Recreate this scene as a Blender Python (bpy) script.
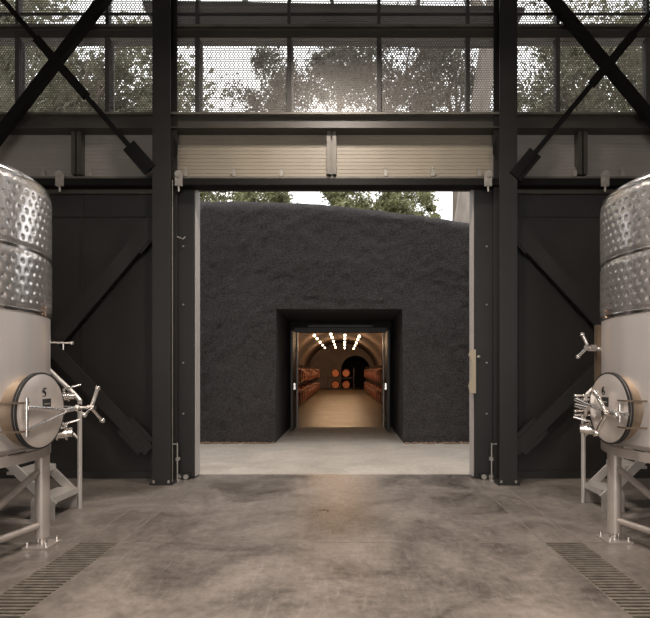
import bpy, bmesh, math, random
from mathutils import Vector, Matrix, noise
for o in list(bpy.data.objects): bpy.data.objects.remove(o)
S = bpy.context.scene
COL = S.collection
R = math.radians
PI = math.pi

# ------------------------------------------------------------------ camera
cam = bpy.data.cameras.new('camera'); camo = bpy.data.objects.new('camera', cam); COL.objects.link(camo)
camo.location = (0, 0, 1.5); camo.rotation_euler = (R(90), 0, 0)
cam.sensor_fit = 'HORIZONTAL'; cam.sensor_width = 36; cam.lens = 36 * 500 / 650
cam.shift_x = -(344 - 325) / 650; cam.shift_y = (370 - 309) / 650
cam.clip_start = 0.05; cam.clip_end = 300
S.camera = camo
S.view_settings.view_transform = 'Standard'; S.view_settings.look = 'None'
S.view_settings.gamma = 1; S.view_settings.use_curve_mapping = False
S.view_settings.exposure = 0.0

# ------------------------------------------------------------------ sky
w = bpy.data.worlds.new('world'); S.world = w; w.use_nodes = True
nt = w.node_tree; nt.nodes.clear()
wo = nt.nodes.new('ShaderNodeOutputWorld'); bg = nt.nodes.new('ShaderNodeBackground')
tc = nt.nodes.new('ShaderNodeTexCoord'); nz = nt.nodes.new('ShaderNodeTexNoise'); rp = nt.nodes.new('ShaderNodeValToRGB')
nz.inputs['Scale'].default_value = 2.2; nz.inputs['Detail'].default_value = 4
rp.color_ramp.elements[0].position = .35; rp.color_ramp.elements[0].color = (.80, .82, .86, 1)
rp.color_ramp.elements[1].position = .62; rp.color_ramp.elements[1].color = (1, .99, .97, 1)
nt.links.new(tc.outputs['Generated'], nz.inputs['Vector']); nt.links.new(nz.outputs['Fac'], rp.inputs['Fac'])
nt.links.new(rp.outputs['Color'], bg.inputs['Color']); bg.inputs['Strength'].default_value = 2.3
nt.links.new(bg.outputs['Background'], wo.inputs['Surface'])

# ------------------------------------------------------------------ large lights
def area(name, loc, rot, sx, sy, power, col=(1, 1, 1), spread=180):
    l = bpy.data.lights.new(name, 'AREA'); l.shape = 'RECTANGLE'; l.size = sx; l.size_y = sy
    l.energy = power; l.color = col; l.spread = R(spread)
    o = bpy.data.objects.new(name, l); COL.objects.link(o); o.location = loc; o.rotation_euler = rot
    return o
ORD = 'first second third fourth fifth sixth seventh eighth ninth tenth eleventh twelfth thirteenth fourteenth fifteenth sixteenth seventeenth eighteenth nineteenth twentieth twenty-first twenty-second twenty-third twenty-fourth'.split()
WARM = (1, .88, .78)
BAY_POWER = 135         # unseen lamps added over the aisle (built further down)
BAY_SPOTS = [(-.1, 5.2, 5.9), (-.1, 2.8, 4.9), (-.1, .2, 4.9), (-.1, -2.8, 4.9)]
# added fill lamp standing in for daylight at an unseen rear doorway
area('rear_doorway_fill', (-.1, -7.9, 2.3), (R(90), 0, R(0)), 4.2, 3.8, 260, (1, .95, .9))

# ------------------------------------------------------------------ materials
def newmat(name):
    m = bpy.data.materials.new(name); m.use_nodes = True
    return m, m.node_tree.nodes, m.node_tree.links, m.node_tree.nodes['Principled BSDF']
def mat(name, col, rough=.5, metal=0, var=0.0, scale=6, bump=0.0, bscale=40, stretch=(1, 1, 1), rvar=0, spec=.5, bdist=.01):
    m, N, L, P = newmat(name)
    P.inputs['Base Color'].default_value = (*col, 1); P.inputs['Roughness'].default_value = rough
    P.inputs['Metallic'].default_value = metal; P.inputs['Specular IOR Level'].default_value = spec
    t = N.new('ShaderNodeTexCoord'); mp = N.new('ShaderNodeMapping'); mp.inputs['Scale'].default_value = stretch
    L.new(t.outputs['Object'], mp.inputs['Vector'])
    n = N.new('ShaderNodeTexNoise'); n.inputs['Scale'].default_value = scale; n.inputs['Detail'].default_value = 6
    L.new(mp.outputs['Vector'], n.inputs['Vector'])
    if var:
        r = N.new('ShaderNodeValToRGB')
        r.color_ramp.elements[0].position = .3; r.color_ramp.elements[1].position = .7
        r.color_ramp.elements[0].color = (*[c * (1 - var) for c in col], 1)
        r.color_ramp.elements[1].color = (*[min(1, c * (1 + var)) for c in col], 1)
        L.new(n.outputs['Fac'], r.inputs['Fac']); L.new(r.outputs['Color'], P.inputs['Base Color'])
    if rvar:
        q = N.new('ShaderNodeMapRange'); q.inputs['To Min'].default_value = rough - rvar; q.inputs['To Max'].default_value = rough + rvar
        L.new(n.outputs['Fac'], q.inputs['Value']); L.new(q.outputs['Result'], P.inputs['Roughness'])
    if bump:
        n2 = N.new('ShaderNodeTexNoise'); n2.inputs['Scale'].default_value = bscale; n2.inputs['Detail'].default_value = 5
        L.new(mp.outputs['Vector'], n2.inputs['Vector'])
        b = N.new('ShaderNodeBump'); b.inputs['Strength'].default_value = bump; b.inputs['Distance'].default_value = bdist
        L.new(n2.outputs['Fac'], b.inputs['Height']); L.new(b.outputs['Normal'], P.inputs['Normal'])
    return m

M = {}
M['steel_paint'] = mat('charcoal_steel_paint', (.02, .019, .018), .5, 0, .15, 4, .1, 60)
M['column_paint'] = mat('dark_column_paint', (.017, .0155, .0145), .5, 0, .12, 3, .1, 60)
M['brace_black'] = mat('black_brace_paint', (.006, .0055, .005), .6, 0, .1, 5, spec=.2)
M['wall_dark'] = mat('charcoal_wall_panel', (.018, .0165, .0155), .62, 0, .12, 1.2, .1, 50)
M['frame_dark'] = mat('dark_door_frame', (.014, .0135, .013), .5, 0, .1, 3)
M['beam_grey'] = mat('grey_brown_beam_paint', (.06, .054, .046), .5, 0, .15, 3, .1, 60)
M['beam_light'] = mat('pale_beam_flange', (.125, .115, .095), .5, 0, .2, 5)  # paler tone than the grey-brown beam paint
M['jamb_light'] = mat('pale_edge_tone', (.40, .37, .35), .45, 0, .08, 3)  # daylight on the door edges is put into this pale colour
M['mullion'] = mat('mullion_paint', (.06, .056, .052), .5, 0, .1, 5)
M['bracket'] = mat('galvanised_bracket', (.33, .31, .28), .5, .3, .2, 14)
M['ceiling'] = mat('dark_ceiling_deck', (.07, .065, .06), .7, 0, .1, 2)
M['side_wall'] = mat('grey_side_wall', (.42, .40, .38), .7, 0, .1, 2)
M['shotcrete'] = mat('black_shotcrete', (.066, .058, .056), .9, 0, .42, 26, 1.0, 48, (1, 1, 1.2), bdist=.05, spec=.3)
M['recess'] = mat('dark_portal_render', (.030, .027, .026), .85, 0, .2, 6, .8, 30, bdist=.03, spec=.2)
M['steelshell'] = mat('brushed_stainless', (.76, .725, .71), .34, .66, .05, 5, .05, 220, (1, 1, .05), .05)
M['dimple'] = mat('polished_dimpled_stainless', (.92, .89, .87), .23, .93, .04, 5)
M['lidsteel'] = mat('satin_stainless_lid', (.76, .70, .66), .36, .68, .06, 9)
M['necksteel'] = mat('tan_tinted_stainless', (.31, .24, .175), .36, .8, .12, 8)
M['chrome'] = mat('bright_stainless', (.86, .83, .80), .18, 1, .03, 8)
M['legpaint'] = mat('satin_steel_leg', (.47, .42, .385), .42, .5, .06, 8)
M['aluminium'] = mat('aluminium_stair', (.62, .59, .56), .4, .55, .06, 10)
M['rubber'] = mat('black_rubber', (.02, .02, .02), .6)
M['ink'] = mat('black_mark', (.012, .012, .012), .6)
M['trenchdark'] = mat('trench_dark', (.03, .025, .02), .8)
M['grate'] = mat('stainless_grate', (.36, .32, .27), .38, .6, .25, 12)
M['oakbarrel'] = mat('oak_barrel', (.34, .10, .045), .45, 0, .35, 7, .2, 30, (1, 6, 6))
M['barrelhead'] = mat('barrel_head_oak', (.62, .22, .08), .45, 0, .25, 9)
M['hoop'] = mat('barrel_hoop', (.30, .24, .20), .35, .7)
M['redband'] = mat('wine_red_band', (.32, .035, .02), .5, 0, .2, 8)
M['rack'] = mat('rack_steel', (.10, .07, .06), .45, .4)
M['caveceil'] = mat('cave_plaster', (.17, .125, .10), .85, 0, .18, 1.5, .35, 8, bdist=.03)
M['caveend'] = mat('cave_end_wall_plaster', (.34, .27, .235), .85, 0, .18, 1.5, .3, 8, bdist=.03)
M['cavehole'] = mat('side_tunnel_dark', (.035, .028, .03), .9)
M['bark'] = mat('grey_brown_bark', (.20, .16, .125), .85, 0, .3, 4, .6, 18, (1, 1, .3))
M['barkpale'] = mat('pale_bark', (.33, .28, .24), .85, 0, .3, 4, .6, 18, (1, 1, .3))
M['soil'] = mat('dry_soil', (.11, .085, .05), .95, 0, .3, 2, .5, 12)
M['litter'] = mat('leaf_litter', (.26, .17, .11), .9, 0, .4, 30)
M['canopy'] = mat('canopy_metal', (.22, .21, .205), .5, 0, .1, 2)

def leafmat(name, c):
    m, N, L, P = newmat(name)
    oi = N.new('ShaderNodeTexCoord'); n = N.new('ShaderNodeTexNoise'); n.inputs['Scale'].default_value = 3
    L.new(oi.outputs['Object'], n.inputs['Vector'])
    r = N.new('ShaderNodeValToRGB'); r.color_ramp.elements[0].position = .35; r.color_ramp.elements[1].position = .65
    r.color_ramp.elements[0].color = (*[v * .6 for v in c], 1); r.color_ramp.elements[1].color = (*[min(1, v * 1.4) for v in c], 1)
    L.new(n.outputs['Fac'], r.inputs['Fac']); L.new(r.outputs['Color'], P.inputs['Base Color'])
    P.inputs['Roughness'].default_value = .6
    tr = N.new('ShaderNodeBsdfTranslucent'); L.new(r.outputs['Color'], tr.inputs['Color'])
    mx = N.new('ShaderNodeMixShader'); mx.inputs[0].default_value = .35
    L.new(P.outputs[0], mx.inputs[1]); L.new(tr.outputs[0], mx.inputs[2])
    L.new(mx.outputs[0], N['Material Output'].inputs['Surface'])
    return m
M['leaf'] = leafmat('olive_leaf', (.29, .275, .19))
M['leafgrey'] = leafmat('grey_green_leaf', (.20, .185, .145))
M['shrubleaf'] = leafmat('green_shrub_leaf', (.36, .36, .20))

def perforated():
    m, N, L, P = newmat('perforated_metal')
    P.inputs['Base Color'].default_value = (.21, .195, .178, 1); P.inputs['Roughness'].default_value = .5; P.inputs['Metallic'].default_value = .2
    p = .036; q = p * math.sqrt(3); rad = .35 * p
    t = N.new('ShaderNodeTexCoord'); sp = N.new('ShaderNodeSeparateXYZ'); L.new(t.outputs['Object'], sp.inputs[0])
    def mth(op, a, b=None):
        n = N.new('ShaderNodeMath'); n.operation = op
        for i, v in enumerate((a, b)):
            if v is None: continue
            if isinstance(v, (int, float)): n.inputs[i].default_value = v
            else: L.new(v, n.inputs[i])
        return n.outputs[0]
    res = []
    for off in (0, .5):
        u = mth('MULTIPLY', mth('SUBTRACT', mth('FRACT', mth('ADD', mth('DIVIDE', sp.outputs['X'], p), 1000 + off)), .5), p)
        v = mth('MULTIPLY', mth('SUBTRACT', mth('FRACT', mth('ADD', mth('DIVIDE', sp.outputs['Z'], q), 1000 + off)), .5), q)
        res.append(mth('SQRT', mth('ADD', mth('MULTIPLY', u, u), mth('MULTIPLY', v, v))))
    hole = mth('LESS_THAN', mth('MINIMUM', res[0], res[1]), rad)
    tr = N.new('ShaderNodeBsdfTransparent'); mx = N.new('ShaderNodeMixShader')
    L.new(hole, mx.inputs[0]); L.new(P.outputs[0], mx.inputs[1]); L.new(tr.outputs[0], mx.inputs[2])
    L.new(mx.outputs[0], N['Material Output'].inputs['Surface'])
    return m
M['perf'] = perforated()

def concrete(name, c1, c2, rough, streak=0.0, spec=.5):
    m, N, L, P = newmat(name)
    t = N.new('ShaderNodeTexCoord')
    n1 = N.new('ShaderNodeTexNoise'); n1.inputs['Scale'].default_value = 1.1; n1.inputs['Detail'].default_value = 9; n1.inputs['Roughness'].default_value = .68; n1.inputs['Distortion'].default_value = .6
    n2 = N.new('ShaderNodeTexNoise'); n2.inputs['Scale'].default_value = 14; n2.inputs['Detail'].default_value = 6; n2.inputs['Roughness'].default_value = .7
    L.new(t.outputs['Object'], n1.inputs['Vector']); L.new(t.outputs['Object'], n2.inputs['Vector'])
    ad = N.new('ShaderNodeMath'); ad.operation = 'ADD'; mu = N.new('ShaderNodeMath'); mu.operation = 'MULTIPLY'; mu.inputs[1].default_value = .45
    L.new(n2.outputs['Fac'], mu.inputs[0]); L.new(n1.outputs['Fac'], ad.inputs[0]); L.new(mu.outputs[0], ad.inputs[1])
    r = N.new('ShaderNodeValToRGB'); r.color_ramp.elements[0].position = .55; r.color_ramp.elements[1].position = .90
    r.color_ramp.elements[0].color = (*c1, 1); r.color_ramp.elements[1].color = (*c2, 1)
    L.new(ad.outputs[0], r.inputs['Fac'])
    out = r.outputs['Color']
    if streak:   # fine pale wipe marks and scratches
        mp = N.new('ShaderNodeMapping'); mp.inputs['Scale'].default_value = (9, 1.3, 1); mp.inputs['Rotation'].default_value = (0, 0, R(24))
        L.new(t.outputs['Object'], mp.inputs['Vector'])
        n3 = N.new('ShaderNodeTexNoise'); n3.inputs['Scale'].default_value = 2.2; n3.inputs['Detail'].default_value = 8; n3.inputs['Distortion'].default_value = 1.2
        L.new(mp.outputs[0], n3.inputs['Vector'])
        rr = N.new('ShaderNodeValToRGB'); rr.color_ramp.elements[0].position = .56; rr.color_ramp.elements[1].position = .72
        rr.color_ramp.elements[0].color = (0, 0, 0, 1); rr.color_ramp.elements[1].color = (streak,) * 3 + (1,)
        L.new(n3.outputs['Fac'], rr.inputs['Fac'])
        mx = N.new('ShaderNodeMix'); mx.data_type = 'RGBA'; L.new(rr.outputs['Color'], mx.inputs['Factor'])
        L.new(out, mx.inputs['A']); mx.inputs['B'].default_value = (.42, .38, .34, 1)
        out = mx.outputs['Result']
    L.new(out, P.inputs['Base Color'])
    q = N.new('ShaderNodeMapRange'); q.inputs['From Min'].default_value = .3; q.inputs['From Max'].default_value = .7
    q.inputs['To Min'].default_value = rough - .08; q.inputs['To Max'].default_value = rough + .12
    L.new(n1.outputs['Fac'], q.inputs['Value']); L.new(q.outputs['Result'], P.inputs['Roughness'])
    P.inputs['Specular IOR Level'].default_value = spec
    b = N.new('ShaderNodeBump'); b.inputs['Strength'].default_value = .12; b.inputs['Distance'].default_value = .01
    L.new(n2.outputs['Fac'], b.inputs['Height']); L.new(b.outputs['Normal'], P.inputs['Normal'])
    return m
M['floor'] = concrete('stained_concrete_floor', (.088, .075, .065), (.30, .265, .235), .34, .22)
M['apron'] = concrete('pale_concrete_apron', (.34, .30, .255), (.50, .445, .385), .7, .0, .3)
M['cavefloor'] = concrete('cave_concrete_floor', (.13, .10, .06), (.24, .18, .11), .38)
M['joint'] = mat('joint_filler', (.21, .185, .16), .7, 0, .2, 10)

def ribbed(name, col, pitch, depth, vary=.1, rough=.5):
    m, N, L, P = newmat(name)
    P.inputs['Base Color'].default_value = (*col, 1); P.inputs['Roughness'].default_value = rough
    t = N.new('ShaderNodeTexCoord'); n = N.new('ShaderNodeTexNoise'); n.inputs['Scale'].default_value = 2.5; n.inputs['Detail'].default_value = 5
    L.new(t.outputs['Object'], n.inputs['Vector'])
    r = N.new('ShaderNodeValToRGB'); r.color_ramp.elements[0].color = (*[c * (1 - vary) for c in col], 1); r.color_ramp.elements[1].color = (*[c * (1 + vary) for c in col], 1)
    L.new(n.outputs['Fac'], r.inputs['Fac']); L.new(r.outputs['Color'], P.inputs['Base Color'])
    return m
M['valance'] = ribbed('tan_ribbed_panel', (.27, .238, .185), .05, .01, .15)
M['valance_grey'] = ribbed('grey_ribbed_panel', (.27, .247, .225), .05, .01, .15)

def emis(name, col, st):
    m, N, L, P = newmat(name)
    P.inputs['Base Color'].default_value = (*col, 1); P.inputs['Emission Color'].default_value = (*col, 1); P.inputs['Emission Strength'].default_value = st
    return m
M['bulb'] = emis('glowing_warm_bulb', (1, .80, .55), 5)
M['lampglow'] = emis('lamp_diffuser', (1, .9, .8), 5)

# ------------------------------------------------------------------ mesh helpers
class MB:
    def __init__(s): s.bm = bmesh.new()
    def box(s, x0, x1, y0, y1, z0, z1, mt=None):
        m = Matrix.Translation(((x0 + x1) / 2, (y0 + y1) / 2, (z0 + z1) / 2)) @ Matrix.Diagonal((abs(x1 - x0), abs(y1 - y0), abs(z1 - z0), 1))
        if mt is not None: m = mt @ m
        bmesh.ops.create_cube(s.bm, size=1, matrix=m); return s
    def cyl(s, a, b, r, r2=None, n=16, caps=True):
        a = Vector(a); b = Vector(b); d = b - a
        if d.length < 1e-6: return s
        q = Vector((0, 0, 1)).rotation_difference(d.normalized()).to_matrix().to_4x4()
        bmesh.ops.create_cone(s.bm, cap_ends=caps, segments=n, radius1=r, radius2=r if r2 is None else r2, depth=d.length,
                              matrix=Matrix.Translation((a + b) / 2) @ q); return s
    def tube(s, pts, r, n=10):
        for a, b in zip(pts[:-1], pts[1:]): s.cyl(a, b, r, n=n)
        for p in pts[1:-1]: s.ball(p, r * 1.01, 8, 6)
        return s
    def ball(s, c, r, u=16, v=10, sc=(1, 1, 1)):
        bmesh.ops.create_uvsphere(s.bm, u_segments=u, v_segments=v, radius=r, matrix=Matrix.Translation(c) @ Matrix.Diagonal((*sc, 1))); return s
    def bar(s, a, b, wdt, thk, up=(0, 1, 0)):
        """rectangular bar from a to b, thk measured along `up`, wdt across"""
        a = Vector(a); b = Vector(b); z = (b - a).normalized(); u = Vector(up)
        x = u.cross(z).normalized(); y = z.cross(x)
        m = Matrix((x, y, z)).transposed().to_4x4(); m.translation = (a + b) / 2
        bmesh.ops.create_cube(s.bm, size=1, matrix=m @ Matrix.Diagonal((wdt, thk, (b - a).length, 1))); return s
    def prism(s, pts, y0, y1):
        """polygon given in x,z extruded in y"""
        f = [s.bm.verts.new((x, y0, z)) for x, z in pts]; g = [s.bm.verts.new((x, y1, z)) for x, z in pts]
        s.bm.faces.new(f); s.bm.faces.new(g[::-1]); n = len(pts)
        for i in range(n): s.bm.faces.new((f[i], g[i], g[(i + 1) % n], f[(i + 1) % n]))
        return s
    def lathe(s, prof, n=48, c=(0, 0)):
        rings = []
        for r, z in prof:
            rings.append([s.bm.verts.new((c[0] + r * math.cos(2 * PI * k / n), c[1] + r * math.sin(2 * PI * k / n), z)) for k in range(n)])
        for a, b in zip(rings[:-1], rings[1:]):
            for k in range(n): s.bm.faces.new((a[k], a[(k + 1) % n], b[(k + 1) % n], b[k]))
        return s
    def build(s, name, m, parent=None, smooth=False, bevel=0, mw=None):
        if mw is not None: s.bm.transform(mw)
        if bevel:
            bmesh.ops.bevel(s.bm, geom=[e for e in s.bm.edges if e.calc_face_angle(0) > .8], offset=bevel, segments=2, affect='EDGES', clamp_overlap=True)
        bmesh.ops.recalc_face_normals(s.bm, faces=s.bm.faces)
        me = bpy.data.meshes.new(name); s.bm.to_mesh(me); s.bm.free()
        me.materials.append(m)
        if smooth:
            me.shade_smooth()
            try: me.set_sharp_from_angle(angle=R(38))
            except Exception: pass
        o = bpy.data.objects.new(name, me); COL.objects.link(o)
        if parent is not None: o.parent = parent
        return o
def tag(o, label=None, cat=None, group=None, kind=None):
    if label: o['label'] = label
    if cat: o['category'] = cat
    if group: o['group'] = group
    if kind: o['kind'] = kind
    return o
def empty(name, loc, label=None, cat=None, group=None, rz=0):
    o = bpy.data.objects.new(name, None); COL.objects.link(o); o.location = loc; o.rotation_euler = (0, 0, rz); o.empty_display_size = .1
    return tag(o, label, cat, group)
def struct(o): o['kind'] = 'structure'; return o
def text_mesh(s, name, size, m, parent, mw, ext=.001):
    c = bpy.data.curves.new(name, 'FONT'); c.body = s; c.size = size; c.extrude = ext; c.align_x = 'CENTER'; c.align_y = 'CENTER'
    t = bpy.data.objects.new(name + '_tmp', c); COL.objects.link(t)
    bpy.context.view_layer.update()
    me = bpy.data.meshes.new_from_object(t.evaluated_get(bpy.context.evaluated_depsgraph_get()))
    bpy.data.objects.remove(t); bpy.data.curves.remove(c)
    me.transform(mw); me.materials.clear(); me.materials.append(m); me.name = name
    o = bpy.data.objects.new(name, me); COL.objects.link(o); o.parent = parent
    return o

# ------------------------------------------------------------------ key sizes
YW = 6.94            # inner face of the front wall
XL, XR = -2.0, 1.764 # doorway
ZD = 3.97
RX0, RX1 = -7.6, 7.4 # side walls
RB = -8.0
ZC = 8.0
HY = 10.27           # hill face

# ================================================================== SETTING
fl = MB()
# floor with the two trenches left open
TL = (-2.30, -1.95); TR = (1.74, 2.07); TY = 4.35
for a, b in ((RX0, TL[0]), (TL[1], TR[0]), (TR[1], RX1)): fl.box(a, b, RB, YW + .25, -.15, 0)
for a, b in (TL, TR): fl.box(a, b, TY, YW + .25, -.15, 0); fl.box(a, b, RB, -1.0, -.15, 0); fl.box(a, b, -1.0, TY, -.15, -.10)
struct(fl.build('floor', M['floor']))
jt = MB()
for x in (TR[0], TR[1], TL[0], TL[1]): jt.box(x - .006, x + .006, TY, YW, 0, .0015)
for x0, x1 in ((RX0, TL[0]), (TL[1] , TR[0]), (TR[1], RX1)): jt.box(x0, x1, TY - .005, TY + .005, 0, .0015)
struct(jt.build('trim_1', M['joint']))
struct(MB().box(-14, 14, YW + .25, 13.15, -.15, -.005).build('ground_apron', M['apron']))
struct(MB().box(RX0, RX1, RB, YW + .2, ZC, ZC + .2).build('ceiling', M['ceiling']))
struct(MB().box(RX0 - .2, RX0, RB, YW + .2, 0, ZC).build('wall_left', M['side_wall']))
struct(MB().box(RX1, RX1 + .2, RB, YW + .2, 0, ZC).build('wall_right', M['side_wall']))
wb = MB()
wb.box(RX0, -2.3, RB - .2, RB, 0, ZC); wb.box(2.1, RX1, RB - .2, RB, 0, ZC); wb.box(-2.3, 2.1, RB - .2, RB, 4.3, ZC)
struct(wb.build('wall_back', M['side_wall']))
# front wall: charcoal infill either side of the doorway, panel joints in the mesh
wf = MB()
for x0, x1 in ((RX0, XL - .36), (XR + .36, RX1)):
    wf.box(x0, x1, YW, YW + .2, 0, 4.17)
for x0, x1 in ((RX0, XL - .36), (XR + .36, RX1)):
    wf.box(x0, x1, YW - .03, YW, 0.0, .10)
    wf.box(x0, x1, YW - .02, YW, 3.62, 3.66)
    x = x0 + .3
    while x < x1:
        wf.box(x, x + .03, YW - .012, YW, .10, 3.9); x += 1.22
struct(wf.build('wall_front', M['wall_dark']))
# wall above the doorway: tan / grey ribbed siding as real ribs
def ribpanel(name, x0, x1, z0, z1, m, y=YW + .02):
    b = MB(); b.box(x0, x1, y + .01, y + .08, z0, z1); z = z0 + .02
    while z < z1 - .02:
        b.prism([(x0, 0), (x1, 0)], 0, 0) if False else None
        b.box(x0, x1, y + .006, y + .012, z, z + .036); z += .052
    return struct(b.build(name, m))
ribpanel('wall_above_doorway', -2.3, 2.05, 4.17, 4.80, M['valance'])
ribpanel('wall_upper_left', RX0, -2.3, 4.17, 4.80, M['valance_grey'])
ribpanel('wall_upper_right', 2.05, RX1, 4.17, 4.80, M['valance_grey'])
struct(MB().box(RX0, RX1, YW + .02, YW + .2, 4.80, 5.09).box(RX0, RX1, YW + .02, YW + .2, 6.12, 6.30).box(RX0, RX1, YW + .1, YW + .2, 7.05, ZC).build('wall_upper_front', M['side_wall']))

# clerestory windows: mullion spacing ~1.25 m
K = 72.0
mx_ = [(-344 + p) / K for p in (-164, -74, 17, 107, 197, 289, 379, 468, 558, 648, 739, 829)]
for i in range(len(mx_) - 1):
    a, b = mx_[i], mx_[i + 1]
    fr = MB()
    fr.box(a - .028, a + .028, YW + .0, YW + .10, 5.09, 6.12)
    fr.box(a - .022, a + .022, YW + .0, YW + .10, 6.30, 7.05)
    f = struct(tag(fr.build('window_%d' % (i + 1), M['mullion'])))
    MB().box(a + .028, b - .028, YW + .055, YW + .058, 5.09, 6.12).build('perforated_screen', M['perf'], f)
    MB().box(a + .022, b - .022, YW + .055, YW + .058, 6.30, 7.05).build('perforated_screen', M['perf'], f)
    MB().box(a + .022, b - .022, YW + .02, YW + .05, 6.45, 6.475).build('rail', M['mullion'], f)
    MB().box(a + .028, a + .05, YW + .10, YW + .13, 5.09, 6.12).build('frame_edge', M['jamb_light'], f)

# ================================================================== STEELWORK
def ibeam(name, x0, x1, yc, z0, z1, depth, m, mflange, label, cat='beam', group=None):
    root = empty(name, ((x0 + x1) / 2, yc, z0), label, cat, group)
    T = Matrix.Translation(-root.location)
    MB().box(x0, x1, yc - .012, yc + .012, z0 + .02, z1 - .02).build('web', m, root, mw=T)
    MB().box(x0, x1, yc - depth / 2, yc + depth / 2, z0, z0 + .02).build('flange', m, root, mw=T)
    MB().box(x0, x1, yc - depth / 2, yc + depth / 2, z1 - .03, z1).build('flange', mflange, root, mw=T)
    return root
bm1 = ibeam('steel_beam', RX0, RX1, YW - .09, 4.77, 4.986, .20, M['beam_grey'], M['beam_light'],
      'long grey-brown steel beam under the row of perforated windows')
for x in (-3.67, -.17, 3.27):
    b = MB(); b.box(x - .065, x - .01, YW - .10, YW + .02, 4.18, 4.77); b.box(x + .012, x + .065, YW - .10, YW + .02, 4.18, 4.77)
    b.box(x - .01, x + .012, YW - .05, YW + .02, 4.18, 4.80)
    tag(b.build('stiffener_post', M['beam_light'] if x == -.17 else M['beam_grey'], bevel=.004),
        {-3.67: 'short twin steel post on the ribbed panel above the left tank', -.17: 'short pale twin steel post centred above the wide doorway',
         3.27: 'short twin steel post on the ribbed panel above the right tank'}[x], 'post')
ibeam('steel_beam', RX0, RX1, YW - .07, 6.117, 6.20, .15, M['beam_grey'], M['beam_light'], 'upper steel beam between the two tiers of perforated windows')
tr = empty('door_track', (-.1, YW - .16, 4.0), 'long black horizontal door track across the wall above the doorway', 'track')
T = Matrix.Translation(-tr.location)
MB().box(RX0, RX1, YW - .22, YW - .03, 3.985, 4.08).build('track_rail', M['brace_black'], tr, mw=T, bevel=.006)
MB().box(RX0, RX1, YW - .06, YW, 4.08, 4.165).build('top_angle', M['beam_light'], tr, mw=T)
MB().box(XL - .1, XR + .1, YW - .02, YW + .2, 4.045, 4.17).build('header', M['beam_grey'], tr, mw=T)
MB().box(RX0, XL - .36, YW - .06, YW, 3.93, 3.985).build('lower_rail', M['beam_grey'], tr, mw=T)
MB().box(XR + .36, RX1, YW - .06, YW, 3.93, 3.985).build('lower_rail', M['beam_grey'], tr, mw=T)

# clips along the sill angle
cl0 = MB(); cl0.box(-.022, .022, -.05, 0, 0, .09); cl0.cyl((0, -.03, .09), (0, -.03, .13), .010, n=8)
cl0 = cl0.build('track_clip', M['bracket'], bevel=.003)
CLIPLAB = ['small galvanised clip on the door track, ' + q for q in ('nearest the top of the left tank', 'right of the left hanger, before the left column', 'just right of the left column', 'second right of the left column',
    'first to the left of the pale centre post', 'first to the right of the pale centre post', 'second left of the right column', 'just left of the right column', 'between right column and right twin post', 'nearest the top of the right tank')]
clips = [45, 92, 187, 235, 282, 385, 432, 478, 573, 620]
for i, p in enumerate(clips):
    o = cl0 if i == 0 else cl0.copy()
    if i: COL.objects.link(o)
    o.location = ((p - 344) / K, YW - .02, 4.165)
    tag(o, CLIPLAB[i], 'clip', 'galvanised clips on the door track')
# trolley hangers
for nm, p in (('left tank', 62), ('left column', 180), ('right column', 487), ('right tank', 603)):
    x = (p - 344) / 74
    r = empty('trolley_hanger', (x, YW - .24, 4.16), 'pale metal trolley hanger on the door track %s the %s' % ('above' if 'tank' in nm else 'beside', nm), 'hanger')
    MB().box(-.05, .05, -.02, .02, -.20, -.05).build('hanger_plate', M['bracket'], r, bevel=.006)
    MB().cyl((0, -.03, -.04), (0, .03, -.04), .045, n=20).build('roller', M['bracket'], r, True)
    MB().cyl((0, 0, -.20), (0, 0, -.27), .014, n=8).build('hanger_bolt', M['bracket'], r, True)

# columns
YC = 6.52
def column(xa, xb, lab, s):
    r = empty('steel_column', ((xa + xb) / 2, YC + .14, 0), lab, 'column')
    T = Matrix.Translation(-r.location); xm = (xa + xb) / 2
    MB().box(xa, xb, YC, YC + .022, .03, ZC).build('flange', M['column_paint'], r, mw=T)
    MB().box(xa, xb, YC + .26, YC + .282, .03, ZC).build('flange', M['column_paint'], r, mw=T)
    MB().box(xm - .008, xm + .008, YC + .022, YC + .26, .03, ZC).build('web', M['column_paint'], r, mw=T)
    MB().box(xa - .03, xb + .03, YC - .03, YC + .31, 0, .03).build('base_plate', M['column_paint'], r, mw=T, bevel=.004)
    for dx in (xa + .02, xb - .02):
        MB().cyl((dx, YC - .012, .03), (dx, YC - .012, .06), .016, n=6).build('anchor_bolt', M['bracket'], r, mw=T)
    # gusset stubs seen beside the column
    xi = xb if s > 0 else xa
    MB().prism([(xi, 4.30), (xi + s * .05, 4.38), (xi + s * .05, 4.50), (xi, 4.60)], YC + .12, YC + .14).build('gusset', M['brace_black'], r, mw=T)
    return r
column(-2.50, -2.265, 'tall dark steel column left of the wide doorway', 1)
column(2.03, 2.26, 'tall dark steel column right of the wide doorway', -1)

def conduit(x, y, label, s):
    r = empty('cane_bolt', (x, y, 0), label, 'bolt')
    MB().cyl((0, 0, .02), (0, 0, .52), .009, n=8).build('rod', M['bracket'], r, True)
    MB().cyl((0, 0, .50), (-s * .07, 0, .505), .009, n=8).build('handle', M['bracket'], r, True)
    MB().box(-.03, .03, -.03, .03, 0, .03).build('keeper', M['bracket'], r, bevel=.004)
    MB().box(-.02, .02, -.01, .06, .28, .32).build('guide', M['bracket'], r)
conduit(-2.24, YC + .20, 'thin upright floor bolt rod beside the left column base', 1)
conduit(1.985, YC + .20, 'thin upright floor bolt rod beside the right column base', -1)
tag(MB().cyl((-2.255, YC + .05, 0.0), (-2.255, YC + .05, 4.0), .008, n=8).build('conduit', M['beam_light'], smooth=True),
    'thin pale conduit running up the inner edge of the left column', 'conduit')
rh = empty('rope_hook', (-2.2, YC + .16, 3.25), 'small metal hook high beside the left column', 'hook')
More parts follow.
